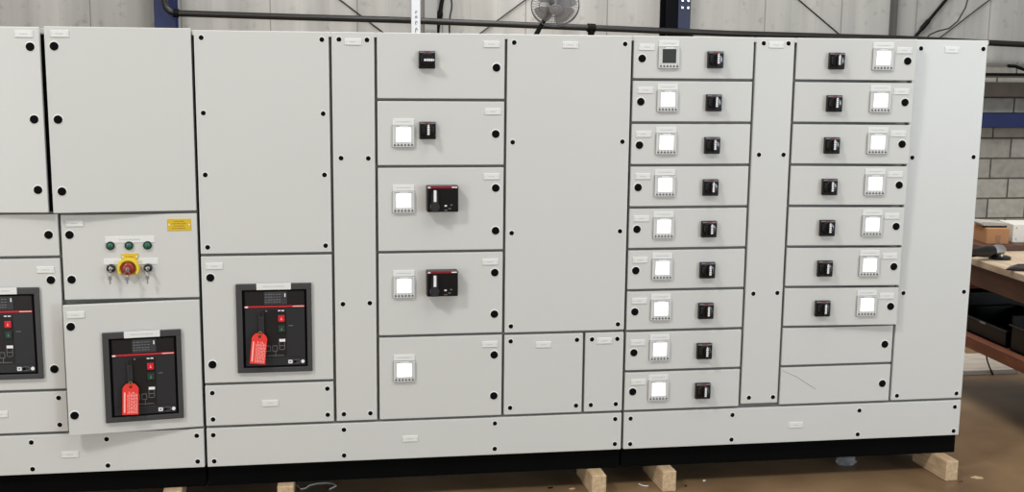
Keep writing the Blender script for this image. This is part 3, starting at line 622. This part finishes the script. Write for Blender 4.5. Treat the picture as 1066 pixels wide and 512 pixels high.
# pedestal fan behind the middle section
def fan():
    c = on_y(578, 6.0, 5.6); px = 5.6+CD
    o = bpy.data.objects.new('pedestal_fan', None); COL.objects.link(o)
    foot = on_y(556, 40, 5.75); o.location = (foot[0], 5.75, FLZ); tag(o, 'grey pedestal fan with round wire guard behind the switchgear', 'fan')
    off = np.array([foot[0], 5.75, FLZ])
    Rr = .218
    head = Matrix.Translation(Vector(sub(tuple(c), tuple(off)))) @ Matrix.Rotation(math.radians(-24), 4, 'Y') @ Matrix.Rotation(math.radians(30), 4, 'X') @ Matrix.Rotation(math.radians(-20), 4, 'Z')
    def add(name, b, lab=None):
        me = b.mesh(name); me.transform(head); return link(name, me, o, label=lab)
    def guard(y0, y1, n=44):
        b = MB()
        for r, y in ((Rr, y0), (Rr*.68, y0+(y1-y0)*.55), (Rr*.36, y0+(y1-y0)*.9)):
            b.tube([(r*math.cos(a), y, r*math.sin(a)) for a in [k*math.pi/24 for k in range(49)]], .0042 if r == Rr else .0022, GUARD, 6, False)
        for k in range(n):
            a = 2*math.pi*k/n; b.tube([(Rr*math.cos(a), y0, Rr*math.sin(a)), (Rr*.7*math.cos(a), y0+(y1-y0)*.5, Rr*.7*math.sin(a)), (Rr*.22*math.cos(a), y1, Rr*.22*math.sin(a))], .0018, GUARD, 5, False)
        return b
    add('front_guard', guard(-.01, -.062)); add('rear_guard', guard(.01, .07))
    add('guard_badge', MB().lathe([(.055, .060), (.055, .066), (.045, .069), (.030, .066), (.028, .072), (0, .074)], FANGREY, 28), 'round badge at the centre of the guard')
    add('motor', MB().lathe([(.0, -.17), (.05, -.165), (.06, -.14), (.062, -.075), (.03, -.055), (.018, -.02), (.018, .035), (0, .035)], FANGREY, 24))
    for k in range(4):
        a0 = k*math.pi/2+.4; bl = MB(); t = bmesh.new(); n = 8; g = []
        for i in range(n+1):
            r = .03+(.165)*i/n; row = []
            for j in range(5):
                ang = a0+(-.5+j/4)*(1.35*(.45+.55*math.sin(math.pi*min(1, (i+2)/n*.62)))); row.append((r*math.cos(ang), -.018+.036*j/4, r*math.sin(ang)))
            g.append(row)
        F = [[t.verts.new(p) for p in r] for r in g]; K = [[t.verts.new((p[0], p[1]+.003, p[2])) for p in r] for r in g]
        for i in range(n):
            for j in range(4):
                t.faces.new((F[i][j], F[i][j+1], F[i+1][j+1], F[i+1][j])); t.faces.new((K[i][j], K[i+1][j], K[i+1][j+1], K[i][j+1]))
            t.faces.new((F[i][0], F[i+1][0], K[i+1][0], K[i][0])); t.faces.new((F[i][4], K[i][4], K[i+1][4], F[i+1][4]))
        for j in range(4):
            t.faces.new((F[0][j], K[0][j], K[0][j+1], F[0][j+1])); t.faces.new((F[n][j], F[n][j+1], K[n][j+1], K[n][j]))
        bl._take(t, FANBLADE); add('fan_blade', bl, 'translucent grey blade')
    hz = c[2]-FLZ; j0 = head @ Vector((0, .12, -.03))
    b = MB(); b.tube([(0, 0, .02), (0, 0, hz-.34)], .017, STRUT, 14); link('pole', b.mesh('pole'), o)
    b = MB(); b.tube([(0, 0, hz-.36), (0, 0, hz-.30), (.05, 0, hz-.20), tuple(j0)], .022, STRUT, 12, True, [.022, .026, .022, .016]); link('neck', b.mesh('neck'), o)
    b = MB(); b.lathe([(0, .045), (.03, .04), (.19, .015), (.20, 0), (0, 0)], STRUT, 32, Matrix.Rotation(-math.pi/2, 4, 'X')); link('foot', b.mesh('foot'), o)
fan()

# ------------------------------------------------------------------ right: wall rails, beam, bench
def rail(y0, y1, Y, d, m, lab, name, cat, xpx=1040):
    a, c = on_y(xpx, y0, Y)[2], on_y(xpx, y1, Y)[2]
    b = MB(); b.box(-2.6, 3.4, 0, d, c, a, m, .006, 1); return tag(link(name, b.mesh(name), None, (6.6, Y, 0)), lab, cat)
rail(118, 133, 6.75, .22, BLUE, 'blue steel beam along the blockwork wall at right', 'steel_beam', 'steel beam')
rail(86, 101, 6.72, .24, material('rusty_brown_steel', rgb(86, 78, 70), .7, noise=.4, nscale=3), 'dark brown steel rail above the blue beam', 'wall_rail', 'rail')
o = rail(66, 69.5, 6.6, .05, GREYP, 'grey conduit rail above the brown steel rail', 'conduit_rail', 'rail')
b = MB(); zc = on_y(1040, 70, 6.6)[2]; b.tube([(-.18, -.02, zc+.015), (-.1, -.035, zc+.012), (0, -.03, zc-.02), (.08, -.035, zc+.0), (.14, -.02, zc+.02)], .018, STRUT, 8); link('cable_clamp', b.mesh('cable_clamp'), o)
rail(76, 79, 6.62, .04, STRUT, 'thin black rail between the grey conduit and brown rail', 'cable_rail', 'rail')

def bench():
    X0, X1, Y0, Y1 = 2.94, 4.7, .05, 1.66; o = bpy.data.objects.new('workbench', None); COL.objects.link(o); o.location = (3.8, .9, FLZ)
    tag(o, 'wooden workbench with tools beyond the right end of the switchgear', 'workbench')
    q = (3.8, .9, FLZ)
    def part(name, b, lab=None): return link(name, b.mesh(name), o, sub((0, 0, 0), q), label=lab)
    part('bench_top', MB().box(X0, X1, Y0, Y1, .858, .90, PLY, .004, 1), 'pale plywood top')
    part('apron', MB().box(X0+.02, X1-.02, Y0+.03, Y0+.07, .735, .857, BROWN, .003, 1)); part('apron', MB().box(X0+.02, X0+.06, Y0+.07, Y1-.07, .735, .857, BROWN, .003, 1)); part('apron', MB().box(X0+.02, X1-.02, Y1-.07, Y1-.03, .735, .857, BROWN, .003, 1))
    for x in (X0+.061, X1-.14):
        for y in (Y0+.071, Y1-.15): part('leg', MB().box(x, x+.07, y, y+.07, FLZ, .857, BROWN, .003, 1))
    part('shelf_rail', MB().box(X0, X0+.05, Y0+.02, Y1-.02, .365, .436, REDWD, .003, 1)); part('shelf', MB().box(X0+.05, X1-.02, Y0+.02, Y1-.02, .405, .430, BROWN, .002, 1))
    part('cross_rail', MB().box(X0+.06, X0+.33, 1.22, 1.27, .690, .732, REDWD, .003, 1), 'reddish timber rail end')
bench()
# storage crates on the bench shelf
def crate(x, y, w, d, h, lab, ang=0.0):
    b = MB(); t_ = .012; z = .0
    b.box(-w/2, w/2, -d/2, d/2, z, z+.012, BLACK, .003, 1)
    for x0, x1, y0, y1, hh in ((-w/2, -w/2+t_, -d/2, d/2, h*.72), (w/2-t_, w/2, -d/2, d/2, h), (-w/2, w/2, d/2-t_, d/2, h), (-w/2, w/2, -d/2, -d/2+t_, h*.72)):
        b.box(x0, x1, y0, y1, z, z+hh, BLACK, .003, 1)
    b.box(-w/2-.012, -w/2+t_, -d/2-.012, d/2+.012, z+h*.68, z+h*.74, BLACK, .004, 1)
    b.box(-w/2-.016, -w/2-.011, -d*.10, d*.02, z+h*.66, z+h*.74, GPRINT, .001, 1)
    return tag(link('storage_crate', b.mesh('storage_crate'), None, (x, y, .4315), (0, 0, ang)), lab, 'crate', 'black crates on the bench shelf')
crate(3.20, 1.05, .38, .50, .135, 'low black plastic crate at the front of the bench shelf')
crate(3.20, .54, .38, .44, .20, 'taller black plastic crate at the right on the bench shelf')
crate(3.40, 1.415, .74, .16, .295, 'large black plastic crate at the back of the bench shelf')
# bench-top things
b = MB(); b.box(0, 1.35, 0, .36, 0, .036, BROWN, .003, 1); tag(link('timber_plank', b.mesh('timber_plank'), None, (3.115, 1.30, .9)), 'brown timber plank lying on the bench under the boxes', 'plank')
PZ = .936
bl = on_y(1026, 259, 1.36); brr = on_y(1048, 259, 1.36); zt = on_y(1037, 237.5, 1.36)[2]
w = brr[0]-bl[0]; h = zt-PZ
o = bpy.data.objects.new('cardboard_box', None); COL.objects.link(o); o.location = (bl[0], 1.36, PZ); o.rotation_euler = (0, 0, -.12); tag(o, 'small brown cardboard box on the bench', 'cardboard box')
b = MB(); b.box(0, w, 0, .25, 0, h, CARD, .003, 1); link('carton', b.mesh('carton'), o)
b = MB(); b.box(w*.42, w*.62, -.0012, .001, h*.06, h*.55, TAPE); link('parcel_tape', b.mesh('parcel_tape'), o, label='brown parcel tape')
b = MB(); b.prism([(0, .004), (w*.7, .004), (w*.95, .010), (w*1.1, .020), (w*.98, .024), (-.01, .034), (-.02, .022)], .03, .17, material('pale_card', rgb(180, 174, 166), .7, noise=.1), .002); b.box(-.01, w*1.0, .028, .035, .001, .010, STRUT)
tag(link('paper_packet', b.mesh('paper_packet'), None, (bl[0]+.0, 1.365, PZ+h+.0005), (0, 0, -.1)), 'pale folded packet lying on top of the cardboard box', 'packet')
el = on_y(1053, 259, 1.40); zt = on_y(1060, 233.5, 1.40)[2]; h = zt-PZ
o = bpy.data.objects.new('meter_enclosure', None); COL.objects.link(o); o.location = (el[0], 1.40, PZ); o.rotation_euler = (0, 0, -.10); tag(o, 'white steel enclosure with round holes on the bench', 'enclosure')
b = MB(); b.box(0, .34, 0, .19, 0, h, material('white_enamel', rgb(226, 222, 212), .45, noise=.03), .003, 2); link('casing', b.mesh('casing'), o)
hm = MB().lathe([(0, .001), (.010, .001), (.0105, 0)], HOLE, 16).mesh('knockout'); sm = MB().lathe([(0, .0015), (.0035, .0015), (.004, 0)], GPRINT, 12).mesh('case_screw')
for k in range(3):
    for j in range(3): link('knockout', hm, o, (.085+j*.06, 0, h*.72-k*h*.22), label='dark round hole')
for x, z in ((.022, .022), (.022, h-.022), (.318, .022), (.318, h-.022)): link('case_screw', sm, o, (x, 0, z))
# angle grinder: black body pointing left, bright gear head with a dark guard
def grinder():
    g = on_z(1041, 270, .9); o = bpy.data.objects.new('angle_grinder', None); COL.objects.link(o); o.location = (g[0], g[1]+.02, .9); o.rotation_euler = (0, 0, .18)
    tag(o, 'black angle grinder with a silver head lying on the bench', 'power tool')
    b = MB(); b.tube([(-.30, 0, .042), (-.27, 0, .043), (-.16, 0, .046), (-.10, 0, .048), (-.05, 0, .048), (-.035, 0, .048)], .03, GLOSSBLK, 18, True, [.022, .028, .026, .034, .036, .030]); link('body', b.mesh('body'), o)
    b = MB(); b.tube([(-.04, 0, .050), (-.01, 0, .052), (.022, 0, .052), (.04, 0, .050)], .03, STEEL, 18, True, [.031, .034, .030, .016]); b.lathe([(.024, 0), (.026, .016), (.026, .05), (0, .05)], STEEL, 20, Matrix.Translation((.01, 0, .068)) @ Matrix.Rotation(math.pi/2, 4, 'X') ); link('gear_head', b.mesh('gear_head'), o, label='silver gear head')
    b = MB(); b.lathe([(0, .018), (.05, .018), (.062, .014), (.062, .002), (.0, .002)], BLACK, 32, Matrix.Translation((.01, 0, .0)) @ Matrix.Rotation(-math.pi/2, 4, 'X')); link('guard', b.mesh('guard'), o)
grinder()
g = on_z(1056, 283, .9); b = MB(); b.tube([(-.04, 0, .008), (-.015, 0, .014), (.03, 0, .020), (.10, 0, .021), (.22, 0, .018), (.26, 0, .016)], .02, material('dark_maroon_grip', rgb(52, 38, 40), .4, noise=.2), 14, True, [.003, .013, .0195, .0195, .017, .010])
tag(link('hand_tool', b.mesh('hand_tool'), None, (g[0]+.01, g[1]+.03, .9), (0, 0, -.1)), 'dark handled hand tool lying near the bench edge', 'hand tool')
# pale planks on edge below the bench, loose cable
for k, (y0, z0, d_, lab) in enumerate(((1.70, FLZ, .42, 'pale sheet of board lying on the floor behind the bench, the nearer one'), (2.125, FLZ, .60, 'pale sheet of board lying on the floor behind the bench, the farther one'))):
    b = MB(); b.box(0, 1.0-.12*k, 0, d_, 0, .03, PALEWD, .002, 1); tag(link('board_sheet', b.mesh('board_sheet'), None, (2.68+.0*k, y0, z0)), lab, 'board', 'pale boards on the floor')
c = [on_y(x, y, 1.69) for x, y in ((1026.5, 369), (1028, 376), (1030.5, 383), (1034, 390))]
P = [tuple(p) for p in c]; tag(link('loose_cable', MB().tube([sub(p, P[0]) for p in P], .005, STRUT, 8).mesh('loose_cable'), None, P[0]), 'black cable hanging in front of the pale floor boards', 'cable')

# ------------------------------------------------------------------ litter on the floor
def chip(px, py, s, ang, m, lab, name='wood_chip', cat='wood chip'):
    g = on_z(px, py, FLZ); r = random.Random(px); n = 7
    out = [(s*(1+.3*r.uniform(-1, 1))*math.cos(2*math.pi*k/n), .55*s*(1+.3*r.uniform(-1, 1))*math.sin(2*math.pi*k/n)) for k in range(n)]
    b = MB(); b.prism(out, -.004, 0, m, .0006, Matrix.Rotation(math.pi/2, 4, 'X')); o = link(name, b.mesh(name), None, (g[0], g[1], FLZ), (0, 0, ang))
    zmin = min(v.co.z for v in o.data.vertices); o.location.z = FLZ-zmin+.0003
    return tag(o, lab, cat, 'scraps on the floor')
chip(1017, 497.5, .030, -.5, WOOD, 'pale wood chip on the floor at the right corner')
chip(596, 509, .016, .2, WOOD, 'pale wood chip on the floor left of the paired timber blocks')
chip(733, 500.5, .009, .2, WHITE, 'small white scrap on the floor right of the paired timber blocks', 'paper_scrap', 'scrap')
chip(714, 506, .007, .8, HOLE, 'tiny black scrap on the floor by a timber block', 'plastic_scrap', 'scrap')
chip(573, 508, .012, .3, HOLE, 'dark scrap on the floor at the bottom edge', 'plastic_scrap', 'scrap')
chip(1000, 501.5, .012, .3, BROWN, 'brown bark scrap beside the askew timber block', 'bark_scrap', 'scrap')
# crumpled clear plastic under the right section
g = on_z(886, 487, FLZ); t = bmesh.new(); bmesh.ops.create_icosphere(t, subdivisions=4, radius=.045)
r = random.Random(8)
from mathutils import noise as mnoise
for v in t.verts:
    f = 1+.45*mnoise.noise(v.co*38)+.2*mnoise.noise(v.co*95); v.co = Vector((v.co.x*1.1*f, v.co.y*.8*f, max(-.023, v.co.z*.62*f)))
b = MB(); b._take(t, PLASTIC); tag(link('plastic_bag', b.mesh('plastic_bag'), None, (g[0], g[1]+.05, FLZ+.0235)), 'crumpled clear plastic under the right end of the switchgear', 'plastic bag')
# curl of thin wire beside a block
pts = [(309, 505), (313, 509), (318, 508), (322, 505), (330, 503), (340, 502.5), (347, 503.5), (350, 505.5), (346, 507.5), (343, 509)]
P = [tuple(on_z(x, y, FLZ+.004)) for x, y in pts]
tag(link('wire_curl', MB().tube([sub(p, P[0]) for p in P], .003, WPOST, 6).mesh('wire_curl'), None, P[0]), 'curl of thin pale wire on the floor under the middle section', 'wire')
pts = [(665, 503.5), (668, 505), (672, 505.8), (675, 505.6)]
P = [tuple(on_z(x, y, FLZ+.0045)) for x, y in pts]
tag(link('wire_curl', MB().tube([sub(p, P[0]) for p in P], .0025, WPOST, 6).mesh('wire_curl'), None, P[0]), 'short pale wire offcut on the floor between two timber blocks', 'wire')

# ------------------------------------------------------------------ light
def area(name, loc, target, size, power, col=(1, 1, 1), sy=None):
    d = bpy.data.lights.new(name, 'AREA'); d.energy = power; d.color = col; d.size = size
    if sy: d.shape = 'RECTANGLE'; d.size_y = sy
    o = bpy.data.objects.new(name, d); COL.objects.link(o); o.location = loc
    o.rotation_euler = (Vector(target)-Vector(loc)).to_track_quat('-Z', 'Y').to_euler(); return o
area('high_bay_lamp', (-6.0, -5.2, 8.6), (0, 0, 1.2), 1.2, 470, (1, .99, .975))
area('high_bay_lamp', (0.6, -3.4, 7.6), (.3, 0, 1.0), 2.4, 130, (1, .99, .975))
area('high_bay_lamp', (5.5, -4.5, 8.0), (1, 0, 1.2), 2.4, 130, (1, .99, .98))
area('aisle_lamp', (1.5, 3.6, 7.5), (2.0, 6.5, 1.0), 3.0, 540, (1, .99, .975), 9.0)
area('roller_door_daylight', (7.6, -9.5, 2.4), (2.1, 0, 1.6), 2.4, 430, (.80, .90, 1), 3.4)
area('left_fill_light', (-6.0, -5.6, 1.4), (-1.8, 0, .3), 3.4, 120, (.98, .99, 1), 2.2)  # unseen fill added to brighten the lower left covers
wd = bpy.data.worlds.new('hall_ambient'); sc.world = wd; wd.use_nodes = True
bg = wd.node_tree.nodes['Background']; bg.inputs['Color'].default_value = (1, .99, .975, 1); bg.inputs['Strength'].default_value = .385
sc.view_settings.view_transform = 'Standard'; sc.view_settings.look = 'None'; sc.view_settings.gamma = 1.0; sc.view_settings.use_curve_mapping = False
sc.view_settings.exposure = -0.07
